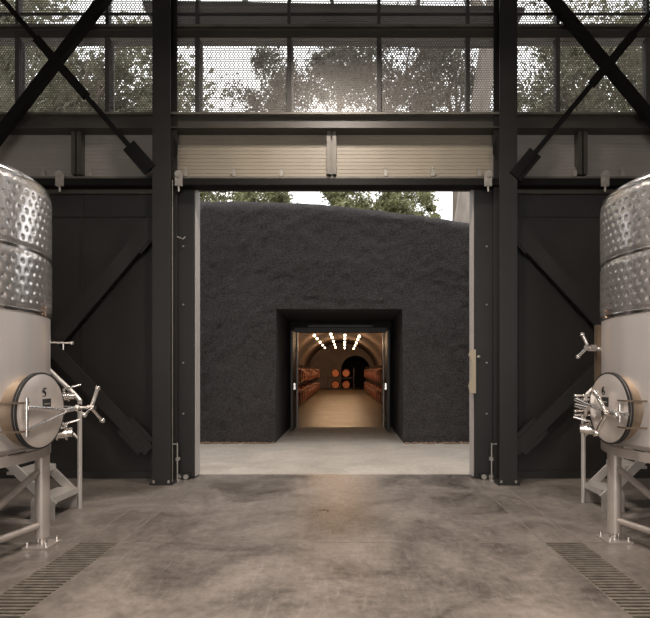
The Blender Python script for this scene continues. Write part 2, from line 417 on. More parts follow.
MB().tube([(-.03, 0, .03), (.05, 0, 0), (.08, 0, .03)], .008).build('arm', M['bracket'], rh, True)

# doorway leaves / posts
def leaf(name, x0, x1, xs0, xs1, label, s):
    r = empty(name, ((x0 + x1) / 2, YW - .05, 0), label, 'door post')
    T = Matrix.Translation(-r.location)
    MB().box(x0, x1, YW - .05, YW + .20, .02, 4.045).build('post', M['frame_dark'], r, mw=T, bevel=.006)
    MB().box(xs0, xs1, YW + .0, YW + .20, .02, 4.045).build('lit_edge_strip', M['jamb_light'], r, mw=T, bevel=.003)['label'] = 'jamb return painted pale as daylit'
    xm = (x0 + x1) / 2
    for z in (.9, 1.6, 2.4, 3.2): MB().cyl((xm, YW - .06, z), (xm, YW - .075, z), .012, n=10).build('bolt_head', M['bracket'], r, mw=T)
    for dx in (-.05, .05):
        MB().cyl((xm + dx, YW - .12, .04), (xm + dx, YW - .06, .04), .035, n=16).build('floor_roller', M['bracket'], r, True, mw=T)
    MB().box(xm - .1, xm + .1, YW - .11, YW - .06, .02, .075).build('roller_bracket', M['frame_dark'], r, mw=T)
leaf('door_post', -2.35, -2.069, -2.069, -2.055, 'dark steel door post with edge painted as daylit, left side of doorway', 1)
leaf('door_post', 1.803, 2.12, 1.79, 1.803, 'dark steel door post with thin edge painted as daylit, right side of doorway', -1)
pl = empty('pull_handle', (1.755, YW - .08, 1.5), 'beige metal pull handle plate on the right edge of the doorway', 'handle')
MB().prism([(-.02, .28), (.05, .28), (.05, -.32), (-.03, -.32), (-.045, -.22), (-.012, -.10), (-.012, .12), (-.045, .20)], -.02, .02).build('plate', mat('beige_handle', (.42, .36, .27), .45, .3), pl, bevel=.004)
MB().ball((.085, -.03, .18), .022).cyl((.085, .0, .18), (.085, .04, .18), .012).build('knob', M['bracket'], pl, True)

# X braces
def P(px, py, y):          # a point on the steelwork plane read off the elevation
    k = 500 / y
    return Vector(((px - 344) / k, y, 1.5 + (370 - py) / k))
def ext(a, b, t): return b + (b - a) * t
YB = 6.60
def brace(name, a, b, wdt, thk, m, label, gus=None, sleeve=None, yo=0):
    o = (a + b) / 2
    r = empty(name, (o.x, o.y, o.z), label, 'brace'); T = Matrix.Translation(-r.location)
    MB().bar(a, b, wdt, thk).build('bar', m, r, mw=T, bevel=.004)
    if sleeve:
        for t0, t1 in sleeve: MB().bar(a.lerp(b, t0), a.lerp(b, t1), wdt * 1.7, thk * 1.5).build('sleeve', m, r, mw=T, bevel=.004)
    for g in gus or []:
        MB().bar(a.lerp(b, g[0]), a.lerp(b, g[1]), g[2], .03).build('gusset', m, r, mw=T, bevel=.003)
        for q in (.3, .7):
            c = a.lerp(b, g[0] + (g[1] - g[0]) * q)
            MB().cyl(c + Vector((0, -.035, 0)), c, .018, n=6).build('bolt', m, r, mw=T)
    return r
lo = P(-14, 153, YB)
brace('diagonal_brace', ext(P(103, 1, YB), lo, .3), ext(lo, P(103, 1, YB), .3), .125, .10, M['brace_black'], 'thick black diagonal brace rising to the right above the left tank')
pa, pb = P(3, 0, YB - .09), P(150, 170, YB - .09)
brace('diagonal_brace', ext(pb, pa, .45), pb, .066, .05, M['brace_black'], 'slimmer black diagonal brace falling to the left column', [(.90, 1.0, .19)], [(.47, .70)])
lo = P(662, 132, YB)
brace('diagonal_brace', ext(P(548, -6, YB), lo, .4), ext(lo, P(548, -6, YB), .6), .125, .10, M['brace_black'], 'thick black diagonal brace rising to the left above the right tank')
pa, pb = P(655, 8, YB - .09), P(515, 177, YB - .09)
brace('diagonal_brace', ext(pb, pa, .45), pb, .066, .05, M['brace_black'], 'slimmer black diagonal brace falling to the right column', [(.90, 1.0, .19)], [(.42, .62)])
YL = 6.78
for (c0, up, dn, sd) in (((52, 345), (156, 222), (152, 450), 'left'), ((622, 345), (508, 222), (512, 450), 'right')):
    c = P(*c0, YL); u = P(*up, YL); d = P(*dn, YL + .0)
    brace('wall_brace', ext(u, c, .75), u, .20, .05, M['wall_dark'], 'broad charcoal wall brace behind the %s tank, climbing to the column' % sd, [(.88, 1.0, .26)])
    d2 = d + Vector((0, -.07, 0)); c2 = c + Vector((0, -.07, 0))
    brace('wall_brace', ext(d2, c2, .75), d2, .17, .05, M['wall_dark'], 'broad charcoal wall brace behind the %s tank, dropping to the column foot' % sd, [(.86, .98, .30)])

# exterior canopy above doorway
cn = empty('exterior_canopy', (0, YW + .9, 6.5), 'thin metal canopy outside, just above the perforated windows', 'canopy')
T = Matrix.Translation(-cn.location)
b = MB(); b.prism([(-2.9, 6.76), (2.6, 6.66), (2.6, 6.72), (-2.9, 6.82)], YW + .25, YW + 1.1)
b.build('deck', M['canopy'], cn, mw=T)
for k in range(5): x = -2.7 + k * 1.25; MB().box(x, x + .05, YW + .2, YW + 1.1, 6.80, 6.92).build('rib', M['canopy'], cn, mw=T)

# unseen lamps added above the frame, hung low for highlights on the tanks
for i, (x, y, z) in enumerate(BAY_SPOTS):
    r = empty('unseen_pendant_lamp', (x, y, z), ['unseen low-hung pendant lamp nearest the doorway wall', 'unseen low-hung pendant lamp between the two tanks', 'unseen low-hung pendant lamp over the viewpoint', 'unseen low-hung pendant lamp behind the viewpoint'][i], 'lamp')
    MB().lathe([(.06, .25), (.10, .22), (.30, 0), (.31, -.02), (.29, -.02), (.09, .20), (.05, .23)]).build('lamp_shade', M['frame_dark'], r, True)
    MB().cyl((0, 0, .25), (0, 0, ZC - z), .012, n=8).build('stem', M['frame_dark'], r, True)
    MB().cyl((0, 0, .0), (0, 0, .012), .27, n=32).build('diffuser', M['lampglow'], r)
    l = area('lamp_light', (0, 0, -.03), (0, 0, 0), .5, .5, BAY_POWER, WARM); l.data.shape = 'DISK'; l.parent = r

# ================================================================== FLOOR DRAINS
for (x0, x1), lab in ((TL, 'long slatted metal drain grate in the floor on the left'), (TR, 'long slatted metal drain grate in the floor on the right')):
    r = empty('drain_grate', ((x0 + x1) / 2, 2, 0), lab, 'drain'); T = Matrix.Translation(-r.location)
    b = MB()
    y = -.95
    while y < TY - .03: b.box(x0 + .012, x1 - .012, y, y + .022, -.025, -.002); y += .046
    b.build('slats', M['grate'], r, mw=T)
    f = MB(); f.box(x0, x0 + .012, -1, TY, -.05, .001); f.box(x1 - .012, x1, -1, TY, -.05, .001); f.box(x0, x1, TY - .012, TY, -.05, .001); f.box(x0, x1, -1, -.988, -.05, .001)
    f.build('frame', M['grate'], r, mw=T)
    MB().box(x0, x1, -1, TY, -.10, -.09).build('channel', M['trenchdark'], r, mw=T)

# ================================================================== TANKS
RT = .88
def smooth01(t): t = max(0, min(1, t)); return t * t * (3 - 2 * t)
def jacket(z0, z1, seed):
    """dimpled cooling jacket band, dimples pressed into the sheet"""
    nc = 70; du = 2 * PI * RT / nc; dv = du * .88
    nu = nc * 8; nv = max(8, int((z1 - z0) / .0125))
    b = bmesh.new(); rows = []
    for j in range(nv + 1):
        z = z0 + (z1 - z0) * j / nv; row = []
        edge = min(z - z0, z1 - z)
        for i in range(nu):
            th = 2 * PI * i / nu; u = th * RT
            best = 9
            for rr in (math.floor((z - z0) / dv * 1) , math.floor((z - z0) / dv) + 1):
                offs = .5 if rr % 2 else 0
                uu = (round(u / du - offs) + offs) * du; vv = rr * dv
                d = math.hypot(u - uu, z - z0 - vv); best = min(best, d)
            pillow = .0075 * smooth01(best / .022)
            weld = 0
            r = RT + .004 + pillow * smooth01(edge / .04) + weld * smooth01(edge / .04)
            row.append(b.verts.new((r * math.cos(th), r * math.sin(th), z)))
        rows.append(row)
    for a, c in zip(rows[:-1], rows[1:]):
        for i in range(nu): b.faces.new((a[i], a[(i + 1) % nu], c[(i + 1) % nu], c[i]))
    m = MB(); m.bm.free(); m.bm = b; return m

def handwheel(F, c, r, parent, name='hand_wheel', axis='w', ph=90, thick=.0145):
    """three-spoke knob wheel; spokes in the plane normal to the chosen axis of frame F"""
    hub = MB(); c = Vector(c)
    if axis == 'w': A = Vector((0, 0, 1)); U = Vector((1, 0, 0)); V = Vector((0, 1, 0))
    hub.cyl(c - A * .03, c + A * .03, .024, n=14)
    h = hub.build(name, M['chrome'], parent, True, mw=F)
    for k in range(3):
        t = R(ph + 120 * k); d = U * math.cos(t) + V * math.sin(t)
        s = MB(); s.cyl(c + d * .015, c + d * r + A * .03, thick, n=10); s.ball(c + d * r + A * .03, thick * 1.55, 10, 8)
        s.build('spoke', M['chrome'], h, True, mw=F)
    return h

def tank(cx, cy, s, num, label):
    root = empty('wine_tank', (cx, cy, 0), label, 'tank')
    n = 96
    sh = MB().lathe([(RT, .92), (RT, 1.40), (RT, 1.945)], n).build('shell', M['steelshell'], root, True)
    MB().lathe([(.10, .72), (.5, .80), (.80, .87), (.845, .89), (RT, .92)], n).build('cone_bottom', M['steelshell'], root, True)
    jacket(1.965, 2.405, 0).build('cooling_jacket', M['dimple'], root, True)
    jacket(2.425, 2.93, 1).build('cooling_jacket', M['dimple'], root, True)
    for z in (1.95, 2.415):
        MB().lathe([(RT, z - .02), (RT + .008, z - .012), (RT + .009, z + .012), (RT, z + .022)], n).build('weld_band', M['chrome'], root, True)
    MB().lathe([(RT + .004, 2.925), (RT + .006, 2.95), (RT - .005, 2.975), (RT - .035, 2.995), (.5, 3.1), (.2, 3.18), (.2, 3.26), (0.001, 3.26)], n).build('dome_top', M['chrome'], root, True)
    # legs
    la = R(32) if s > 0 else R(156); lr = .82 if s > 0 else .78
    legs = [la + k * PI / 2 for k in range(4)]
    LP = [Vector((lr * math.cos(t), lr * math.sin(t), 0)) for t in legs]
    for p in LP:
        lg = MB().cyl(p + Vector((0, 0, .07)), p + Vector((0, 0, .95)), .056, n=24).build('leg', M['legpaint'], root, True)
        MB().box(p.x - .11, p.x + .11, p.y - .11, p.y + .11, 0, .016).build('foot_plate', M['legpaint'], lg, bevel=.003)
        MB().cyl(p + Vector((0, 0, .016)), p + Vector((0, 0, .09)), .028, n=12).build('jack_screw', M['chrome'], lg, True)
        for dx, dy in ((-.08, -.08), (.08, -.08), (-.08, .08), (.08, .08)):
            MB().cyl((p.x + dx, p.y + dy, .016), (p.x + dx, p.y + dy, .05), .010, n=8).build('anchor_bolt', M['chrome'], lg, True)
    for i in range(4):
        a, b_ = LP[i], LP[(i + 1) % 4]
        MB().cyl(a + Vector((0, 0, .18)), b_ + Vector((0, 0, .18)), .028, n=14).build('cross_tube', M['legpaint'], root, True)
    # sloped brace from the front leg to the leg nearer the camera
    near = LP[3] if s > 0 else LP[1]
    MB().cyl(LP[0] + Vector((0, 0, .66)), near + Vector((0, 0, .06)), .028, n=14).build('sloped_brace', M['legpaint'], root, True)
    # shallow ring beam carrying the tank
    MB().lathe([(.84, .80), (.885, .80), (.885, .87), (.84, .87)], 64).build('support_ring', M['legpaint'], root, True)
    # manway
    ang = R(-2); nrm = Vector((s * math.cos(ang), math.sin(ang), 0)); up = Vector((0, 0, 1)); rt = (-nrm).cross(up)
    F = Matrix((rt, up, nrm)).transposed().to_4x4(); F.translation = nrm * (.965 if s > 0 else .945) + Vector((0, 0, 1.19))
    RM = .275
    MB().lathe([(RM - .005, -.22), (RM, -.02)], 56).build('manway_neck', M['necksteel'], root, True, mw=F)
    # re-orient lathe axis (local z is w already)
    MB().lathe([(RM + .002, -.026), (RM + .016, -.024), (RM + .016, -.010), (RM + .002, -.005)], 56).build('gasket', M['rubber'], root, True, mw=F)
    lid = MB().lathe([(RM + .012, -.008), (RM + .012, .006), (RM - .01, .014), (RM * .75, .024), (RM * .4, .036), (.001, .042)], 56).build('manway_door', M['lidsteel'], root, True, mw=F)
    MB().lathe([(RM + .003, -.004), (RM + .017, -.002), (RM + .017, .008), (RM + .003, .010)], 56).build('rim_band', M['rubber'], lid, True, mw=F)
    text_mesh(num, 'number_mark', .105, M['ink'], lid, F @ Matrix.Translation((-.01 if s > 0 else -.02, .135, .036)) @ Matrix.Rotation(R(6), 4, 'X') @ Matrix.Rotation(R(0), 4, 'Z'), .003)
    MB().box(-.035, .06, .015, .09, .03, .043).build('nameplate', M['ink'], lid, mw=F)
    MB().box(-.02, .045, .048, .056, .042, .0445).build('nameplate_line', M['bracket'], lid, mw=F)
    hs = -s    # hinge sits on the side nearer the camera
    # hinge straps back to the neck
    for v in (.075, -.13):
        hb = MB(); hb.bar((hs * .285, v, .03), (hs * .30, v, -.13), .012, .014, (0, 1, 0)); hb.bar((hs * .20, v, .045), (hs * .29, v, .03), .012, .014, (0, 1, 0))
        hb.build('hinge_strap', M['necksteel'], lid, mw=F)
    MB().cyl((hs * .23, .11 if s > 0 else .05, .05), (hs * .23, -.17 if s > 0 else -.09, .05), .011, n=12).build('hinge_pin', M['chrome'], lid, True, mw=F)
    arm = MB()
    if s > 0: arm.cyl((hs * .23, .04, .05), (-hs * .20, -.01, .085), .017, n=12); arm.cyl((hs * .23, -.12, .05), (-hs * .16, -.03, .085), .014, n=12)
    arm.cyl((-hs * .16, -.012, .085), (-hs * .33, .0, .10), .022, n=14)
    arm.build('locking_arm', M['chrome'], lid, True, mw=F)
    if s > 0:
        MB().cyl((-hs * .31, .0, .0), (-hs * .31, .0, .22), .014, n=12).cyl((-hs * .31, 0, .10), (-hs * .31, 0, .13), .03, n=14).build('swing_bolt', M['chrome'], lid, True, mw=F)
        handwheel(F, (-hs * .31, 0, .225), .165, lid, ph=75)
    else:
        MB().cyl((.11, -.035, .03), (.11, -.035, .08), .018, n=12).build('swing_bolt', M['chrome'], lid, True, mw=F)
        handwheel(F, (.11, -.035, .085), .185, lid, ph=2, thick=.017)
        MB().cyl((-.32, .05, .10), (.05, -.02, .07), .022, .014, n=12).cyl((.05, -.02, .07), (.33, -.02, .05), .016, n=12).build('locking_arm', M['chrome'], lid, True, mw=F)
        for v in (.085, .05, -.05, -.085):
            MB().cyl((-.33, v, -.05), (-.33, v, .11), .010, n=10).ball((-.33, v, .11), .014).build('clamp_rod', M['chrome'], lid, True, mw=F)
        MB().box(-.36, -.29, -.10, .10, .02, .05).build('clamp_block', M['chrome'], lid, mw=F, bevel=.006)
    # valves on the far side
    def valve(px, z, ang_, k=1.0):
        d = Vector((s * math.cos(ang_), math.sin(ang_), 0)); p = d * (RT - .01) + Vector((0, 0, z))
        v = MB(); v.cyl(p, p + d * .07, .026 * k, n=16); v.cyl(p + d * .07, p + d * .085, .045 * k, n=18); v.cyl(p + d * .085, p + d * .14, .034 * k, n=18); v.cyl(p + d * .14, p + d * .155, .045 * k, n=18); v.cyl(p + d * .155, p + d * .19, .028 * k, n=16)
        v = v.build('valve', M['chrome'], root, True)
        t = Vector((0, 0, 1)); q = p + d * .112
        MB().cyl(q, q + t * .07, .012).cyl(q + t * .065, q + t * .10 + d * .13, .009).build('valve_handle', M['chrome'], v, True)
    if s > 0: valve(0, 1.27, R(32))
    valve(0, .98, R(20), 1.5)
    # thermometer rod / upper sample cock
    if s > 0:
        d = Vector((math.cos(R(34)), math.sin(R(34)), 0)); p = d * RT + Vector((0, 0, 1.74))
        t = MB(); t.cyl(p, p + d * .16, .010); t.ball(p + d * .165, .017); t.cyl(p + d * .10, p + d * .10 - Vector((0, 0, .06)), .007)
        t.build('sample_cock', M['chrome'], root, True)
    else:
        bx = Vector((-.66, .68, 0))
        MB().box(bx.x - .035, bx.x + .035, bx.y - .03, bx.y + .03, 1.25, 1.93).build('valve_bracket', M['necksteel'], root, bevel=.004)
        G = Matrix.Translation((bx.x - .09, bx.y, 1.72)) @ Matrix.Rotation(R(-55), 4, 'Z') @ Matrix.Rotation(R(90), 4, 'X')
        MB().box(bx.x - .12, bx.x - .03, bx.y - .02, bx.y + .02, 1.68, 1.74).build('valve_body', M['chrome'], root, bevel=.005)
        handwheel(G, (0, .0, .03), .125, root, ph=108)
    return root
tank(-3.28, 3.85, 1, '5', 'stainless steel wine tank on the left with round door marked 5')
tank(3.10, 4.10, -1, '6', 'stainless steel wine tank on the right with round door marked 6')

# ================================================================== STEP UNITS
def steps(x0, y0, y1, s, label):
    """low aluminium stair rising away from the aisle; s=+1: aisle lies at +x"""
    r = empty('step_ladder', (x0, (y0 + y1) / 2, 0), label, 'stairs')
    h = (y1 - y0) / 2
    for y in (-h, h):
        b = MB(); b.bar((-s * .02, y, .14), (-s * .98, y, 1.06), .025, .09, (0, 0, 1)); b.bar((-s * .13, y, 0), (-s * .13, y, .2), .24, .012, (0, 1, 0))
        b.build('stringer', M['aluminium'], r, bevel=.003)
        MB().bar((-s * .95, y, 0), (-s * .95, y, 1.02), .04, .03, (0, 1, 0)).build('rear_leg', M['aluminium'], r)
    for k in range(4):
        z = .20 + k * .255; xx = -s * (.02 + k * .25)
        t = MB().box(min(xx, xx - s * .22), max(xx, xx - s * .22), -h, h, z, z + .03)
        t.box(min(xx, xx + s * .012), max(xx, xx + s * .012), -h, h, z - .03, z + .03)
        for q in range(8): t.box(min(xx - s * (.01 + q * .026), xx - s * (.02 + q * .026)), max(xx - s * (.01 + q * .026), xx - s * (.02 + q * .026)), -h + .02, h - .02, z + .03, z + .036)
        t.build('tread', M['aluminium'], r)
    hr = MB(); hr.tube([(0, h, .0), (0, h, 1.17), (-s * .06, h, 1.24), (-s * .8, h, 1.95)], .024, 14)
    hr.build('handrail', M['aluminium'], r, True)
    MB().cyl((0, h, .74), (-s * .75, h, 1.46), .016, n=12).build('mid_rail', M['aluminium'], r, True)
    MB().cyl((-s * .75, h, .9), (-s * .75, h, 1.90), .02, n=12).build('rail_post', M['aluminium'], r, True)
    return r
steps(-2.87, 4.98, 5.43, 1, 'pale aluminium step unit with handrail behind the left tank')
steps(2.71, 5.28, 5.66, -1, 'pale aluminium step unit with handrail behind the right tank')

# ================================================================== HILL AND PORTAL
def ztop(x):
    t = (x + 3.1)
    return 5.16 - .012 * t * t - .012 * max(0, x + 1) ** 1.6
PX0, PX1, PZ = -1.42, 1.225, 2.78
def hill():
    b = bmesh.new(); st = .075
    xs = []; x = -8
    while x < PX0 - .01: xs.append(x); x += st
    k = int(round((PX1 - PX0) / st)); xs += [PX0 + (PX1 - PX0) * i / k for i in range(k)]
    x = PX1
    while x <= 8: xs.append(x); x += st
    k = int(round(PZ / st)); zs = [PZ * i / k for i in range(k)]
    nup = 34
    grid = {}
    def disp(x, z):
        v = Vector((x * 5, z * 6, 3.3))
        return .03 * noise.noise(v) + .03 * noise.noise(v * 2.1) + .07 * noise.noise(Vector((x * .6, z * .7, 9)))
    rows = [('a', z) for z in zs] + [('b', i / nup) for i in range(nup + 1)]
    for i, x in enumerate(xs):
        for j, (q, v) in enumerate(rows):
            z = v if q == 'a' else PZ + (ztop(x) - PZ) * v
            y = HY + .075 * z + disp(x, z) + .0 * abs(x)
            if q == 'b' and v > .9: y += (v - .9) ** 2 * 18
            grid[i, j] = b.verts.new((x, y, z))
    nj = len(zs)
    for i in range(len(xs) - 1):
        for j in range(len(rows) - 1):
            if j < nj and PX0 - .001 < (xs[i] + xs[i + 1]) / 2 < PX1: continue
            b.faces.new((grid[i, j], grid[i + 1, j], grid[i + 1, j + 1], grid[i, j + 1]))
    jt_ = len(rows) - 1; prev = [grid[i, jt_] for i in range(len(xs))]
    for k, (dy, dz) in enumerate(((.6, .06), (2, .12), (5, .1), (9, -.2))):
        cur = [b.verts.new((x, HY + .6 + dy, ztop(x) + dz + .06 * noise.noise(Vector((x, dy, 0))))) for x in xs]
        for i in range(len(xs) - 1): b.faces.new((prev[i], prev[i + 1], cur[i + 1], cur[i]))
        prev = cur
    # portal reveals from the wobbling edge back to the door wall
    YD = 13.2
    def back(seq, f):
        p2 = [b.verts.new(f(v)) for v in seq]
        for a in range(len(seq) - 1): b.faces.new((seq[a], seq[a + 1], p2[a + 1], p2[a]))
    iL = next(i for i, x in enumerate(xs) if abs(x - PX0) < 1e-6); iR = next(i for i, x in enumerate(xs) if abs(x - PX1) < 1e-6)
    back([grid[iL, j] for j in range(nj + 1)], lambda v: (PX0 + .02, YD, v.co.z))
    back([grid[iR, j] for j in range(nj + 1)], lambda v: (PX1 + .02, YD, v.co.z))
    back([grid[i, nj] for i in range(iL, iR + 1)], lambda v: (v.co.x + .02, YD, v.co.z))
    m = MB(); m.bm.free(); m.bm = b; return m
h = hill().build('hillside_wall', M['shotcrete'], None, True); struct(h)
struct(MB().box(-14, 14, 19.5, 45, 4.2, 4.6).box(-14, -4.2, 11.8, 19.5, -.2, 4.4).box(4.2, 14, 11.8, 19.5, -.2, 4.1).build('hill_ground', M['soil']))
# door wall in the recess
DX0, DX1, DZ = -1.24, 1.05, 2.49
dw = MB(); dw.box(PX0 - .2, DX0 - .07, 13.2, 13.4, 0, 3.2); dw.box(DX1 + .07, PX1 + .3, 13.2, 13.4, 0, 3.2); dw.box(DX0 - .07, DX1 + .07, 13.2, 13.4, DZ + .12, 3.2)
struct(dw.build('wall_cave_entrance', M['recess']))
dr = empty('door_1', (-.1, 13.2, 0)); struct(dr); T = Matrix.Translation(-dr.location)
f = MB(); f.box(DX0 - .07, DX0, 13.1, 13.4, 0, DZ + .12); f.box(DX1, DX1 + .07, 13.1, 13.4, 0, DZ + .12); f.box(DX0, DX1, 13.1, 13.4, DZ, DZ + .12)
f.build('door_frame', M['frame_dark'], dr, mw=T)
MB().box(DX0 + .3, DX1 - .3, 13.06, 13.10, DZ + .13, DZ + .19).build('header_plate', M['beam_grey'], dr, mw=T)
MB().box(DX0, DX0 + .022, 13.12, 13.38, 0, DZ).build('lit_edge_strip', M['jamb_light'], dr, mw=T); MB().box(DX1 - .022, DX1, 13.12, 13.38, 0, DZ).build('lit_edge_strip', M['jamb_light'], dr, mw=T)  # strips painted pale for the lit door edges
for sgn, x, nm in ((-1, DX0, 'left'), (1, DX1, 'right')):
    lf = MB().box(x + sgn * .03 - .025, x + sgn * .03 + .025, 12.15, 13.08, .02, DZ - .02).build('door_leaf', M['frame_dark'], dr, mw=T, bevel=.004)
    for z in (.45, 1.2, 2.0):
        MB().cyl((x - sgn * .012, 13.10, z - .06), (x - sgn * .012, 13.10, z + .06), .018, n=10).build('hinge', M['bracket'], lf, True, mw=T)
    MB().box(x - sgn * .03 - .02, x - sgn * .03 + .02, 12.22, 12.27, 1.02, 1.18).build('door_handle', M['chrome'], lf, mw=T, bevel=.004)

# ================================================================== CAVE
CXc = -.2; CH = 2.75
def arch(half, hw, top, n=28):
    pts = [(CXc - half, 0), (CXc - half, hw)]
    for k in range(1, n): t = PI - PI * k / n; pts.append((CXc + half * math.cos(t), hw + (top - hw) * math.sin(t)))
    return pts + [(CXc + half, hw), (CXc + half, 0)]
pin = arch(CH, 1.5, 3.75); y = 13.4; b = bmesh.new(); prev = None
while y <= 42.01:
    cur = [b.verts.new((px + .03 * noise.noise(Vector((px, y, pz))), y, pz + (.03 * noise.noise(Vector((pz, px, y))) if pz > .1 else 0))) for px, pz in pin]
    if prev:
        for i in range(len(cur) - 1): b.faces.new((prev[i], prev[i + 1], cur[i + 1], cur[i]))
    prev = cur; y += .65
m = MB(); m.bm.free(); m.bm = b
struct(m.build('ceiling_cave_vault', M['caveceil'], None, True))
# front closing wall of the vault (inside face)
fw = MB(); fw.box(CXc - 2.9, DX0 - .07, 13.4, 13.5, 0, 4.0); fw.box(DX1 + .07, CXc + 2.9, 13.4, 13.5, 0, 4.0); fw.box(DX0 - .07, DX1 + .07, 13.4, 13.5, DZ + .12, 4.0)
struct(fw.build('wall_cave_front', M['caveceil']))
# end wall with side tunnel arch
ex0, ex1, ez = -.25, 2.18, 2.70; ec = (ex0 + ex1) / 2; er = (ex1 - ex0) / 2
b = MB()
pts = [(ex1, 0)] + [(ec + er * math.cos(PI * k / 20), 1.5 + (ez - 1.5) * math.sin(PI * k / 20)) for k in range(21)] + [(ex0, 0)]
b.prism([(-3.2, 0), (-3.2, 4)] + [(ec, 4)] + [(ec + er * math.cos(PI * k / 20), 1.5 + (ez - 1.5) * math.sin(PI * k / 20)) for k in range(10, 21)] + [(ex0, 0)], 41.9, 42.2)
b.prism([(ex1, 0)] + [(ec + er * math.cos(PI * k / 20), 1.5 + (ez - 1.5) * math.sin(PI * k / 20)) for k in range(0, 11)] + [(ec, 4), (3.2, 4), (3.2, 0)], 41.9, 42.2)
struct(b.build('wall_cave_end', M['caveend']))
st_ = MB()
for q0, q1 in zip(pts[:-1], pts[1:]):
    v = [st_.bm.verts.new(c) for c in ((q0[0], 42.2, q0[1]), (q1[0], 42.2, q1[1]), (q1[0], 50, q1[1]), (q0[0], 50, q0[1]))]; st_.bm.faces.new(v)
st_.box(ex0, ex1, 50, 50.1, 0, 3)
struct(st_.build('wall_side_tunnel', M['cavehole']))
struct(MB().box(-3.2, 3.2, 13.15, 50, -.12, .0).build('floor_cave', M['cavefloor']))

# barrels -----------------------------------------------------------
BL, BR = .90, .325
def barrel_mesh():
    prof = []
    for k in range(13):
        t = -1 + 2 * k / 12; prof.append((BR - .055 * t * t, BL / 2 * t))
    body = MB().lathe([(BR - .075, -BL / 2 + .03)] + prof + [(BR - .075, BL / 2 - .03)], 22)
    return body
Rx = Matrix.Rotation(R(90), 4, 'Y')
b0 = empty('wine_barrel', (0, 0, 0))
barrel_mesh().build('staves', M['oakbarrel'], b0, True, mw=Rx)
for z in (-BL / 2 + .03, BL / 2 - .03): MB().cyl((0, 0, z - .01), (0, 0, z + .01), BR - .06, n=22).build('barrel_head', M['barrelhead'], b0, mw=Rx)
def hoop_mesh():
    h_ = MB()
    for t in (-.93, -.62, -.30, .30, .62, .93):
        r = BR - .055 * t * t; h_.lathe([(r + .003, BL / 2 * t - .02), (r + .006, BL / 2 * t), (r + .003, BL / 2 * t + .02)], 22)
    return h_
hoop_mesh().build('hoops', M['hoop'], b0, True, mw=Rx)
MB().lathe([(BR + .002, -.10), (BR + .004, 0), (BR + .002, .10)], 22).build('bilge_band', M['redband'], b0, True, mw=Rx)
rk0 = MB()   # rack for two barrels side by side (along y), one tier
for x in (-.30, .30):
    for z in (.03,): rk0.box(x - .025, x + .025, -1.0, 1.0, z - .02, z + .02)
    for yy in (-.98, .98): rk0.box(x - .02, x + .02, yy - .02, yy + .02, 0, .84)
    for yc in (-.52, .52):
        for q in (-.2, .2): rk0.bar((x, yc + q * .7, .05), (x, yc + q * 1.3, .11), .03, .05, (1, 0, 0))
for yy in (-.98, .98):
    for z in (.03, .82): rk0.box(-.32, .32, yy - .02, yy + .02, z - .02, z + .02)
rk0 = rk0.build('barrel_rack', M['rack'])
first = True; firstr = True
def put_barrel(x, y, z, rz, label, group):
    global first
    if first: o = b0; first = False
    else:
        o = b0.copy(); COL.objects.link(o)
        for c in b0.children:
            d = c.copy(); COL.objects.link(d); d.parent = o
    o.location = (x, y, z + BR + .07); o.rotation_euler = (0, 0, rz); tag(o, label, 'barrel', group)
def put_rack(x, y, z, rz, label, group):
    global firstr
    if firstr: o = rk0; firstr = False
    else: o = rk0.copy(); COL.objects.link(o)
    o.location = (x, y, z); o.rotation_euler = (0, 0, rz); tag(o, label, 'rack', group)
for sd, x in (('left', -1.72 - BL / 2), ('right', 1.42 + BL / 2)):
    for k in range(8):
        y = 18.6 + k * 2.25
        for tier, z in (('lower', 0), ('upper', .86)):
            put_rack(x, y, z, 0, '%s dark steel rack from the cave door, %s tier along the %s wall' % (ORD[k], tier, sd), '%s tier racks, %s side of cave' % (tier, sd))
            for j, yc in enumerate((-.52, .52)):
                put_barrel(x, y + yc, z, 0, '%s oak wine barrel from the cave door, %s tier along the %s wall' % (ORD[2 * k + j], tier, sd), '%s tier barrels, %s side of cave' % (tier, sd))
for tier, z in (('lower', 0), ('upper', .86)):
    put_rack(-.24, 38, z, R(90), 'dark steel rack in the %s tier of the stack at the cave end' % tier, None)
    for q in (-.40, .40):
        put_barrel(-.24 + q, 38, z, R(90), '%s barrel in the %s tier of the stack at the cave end' % ('left' if q < 0 else 'right', tier), None)

# string lights ------------------------------------------------------
rows = [(-1.33, 22.4), (-.57, 21.6), (.04, 22.4), (.70, 23.0)]
names = ['leftmost', 'second from left', 'third from left', 'rightmost']
for (x, y0), nm in zip(rows, names):
    r = empty('string_light', (x, y0, 3.05), 'string of glowing globe bulbs under the cave vault, %s of the four' % nm, 'string lights')
    ys = [y0 + q for q in (0, 2.3, 5.4, 8.8, 12.4)]; w_ = MB(); zc = 3.10
    allp = [14.0] + ys + [41]
    for a, c in zip(allp[:-1], allp[1:]):
        mid = ((0), (a + c) / 2 - y0, .06 if c - a < 4 else .0)
        w_.tube([(0, a - y0, .12), mid, (0, c - y0, .12)], .008, 6)
    for q in (14.0, 41): w_.cyl((0, q - y0, .12), (0, q - y0, .45), .006, n=6)
    w_.build('cable', M['rubber'], r)
    for k, yy in enumerate(ys):
        g = MB().ball((0, yy - y0, 0), .066, 14, 10).build('bulb', M['bulb'], r, True)
        MB().cyl((0, yy - y0, .065), (0, yy - y0, .115), .022, n=10).build('socket', M['rubber'], g, True)
        if k % 2 == 0:
            l = bpy.data.lights.new('bulb_glow', 'POINT'); l.energy = 28; l.color = (1, .62, .34); l.shadow_soft_size = .08
            lo_ = bpy.data.objects.new('bulb_glow', l); COL.objects.link(lo_); lo_.parent = r; lo_.location = (0, yy - y0, -.16)

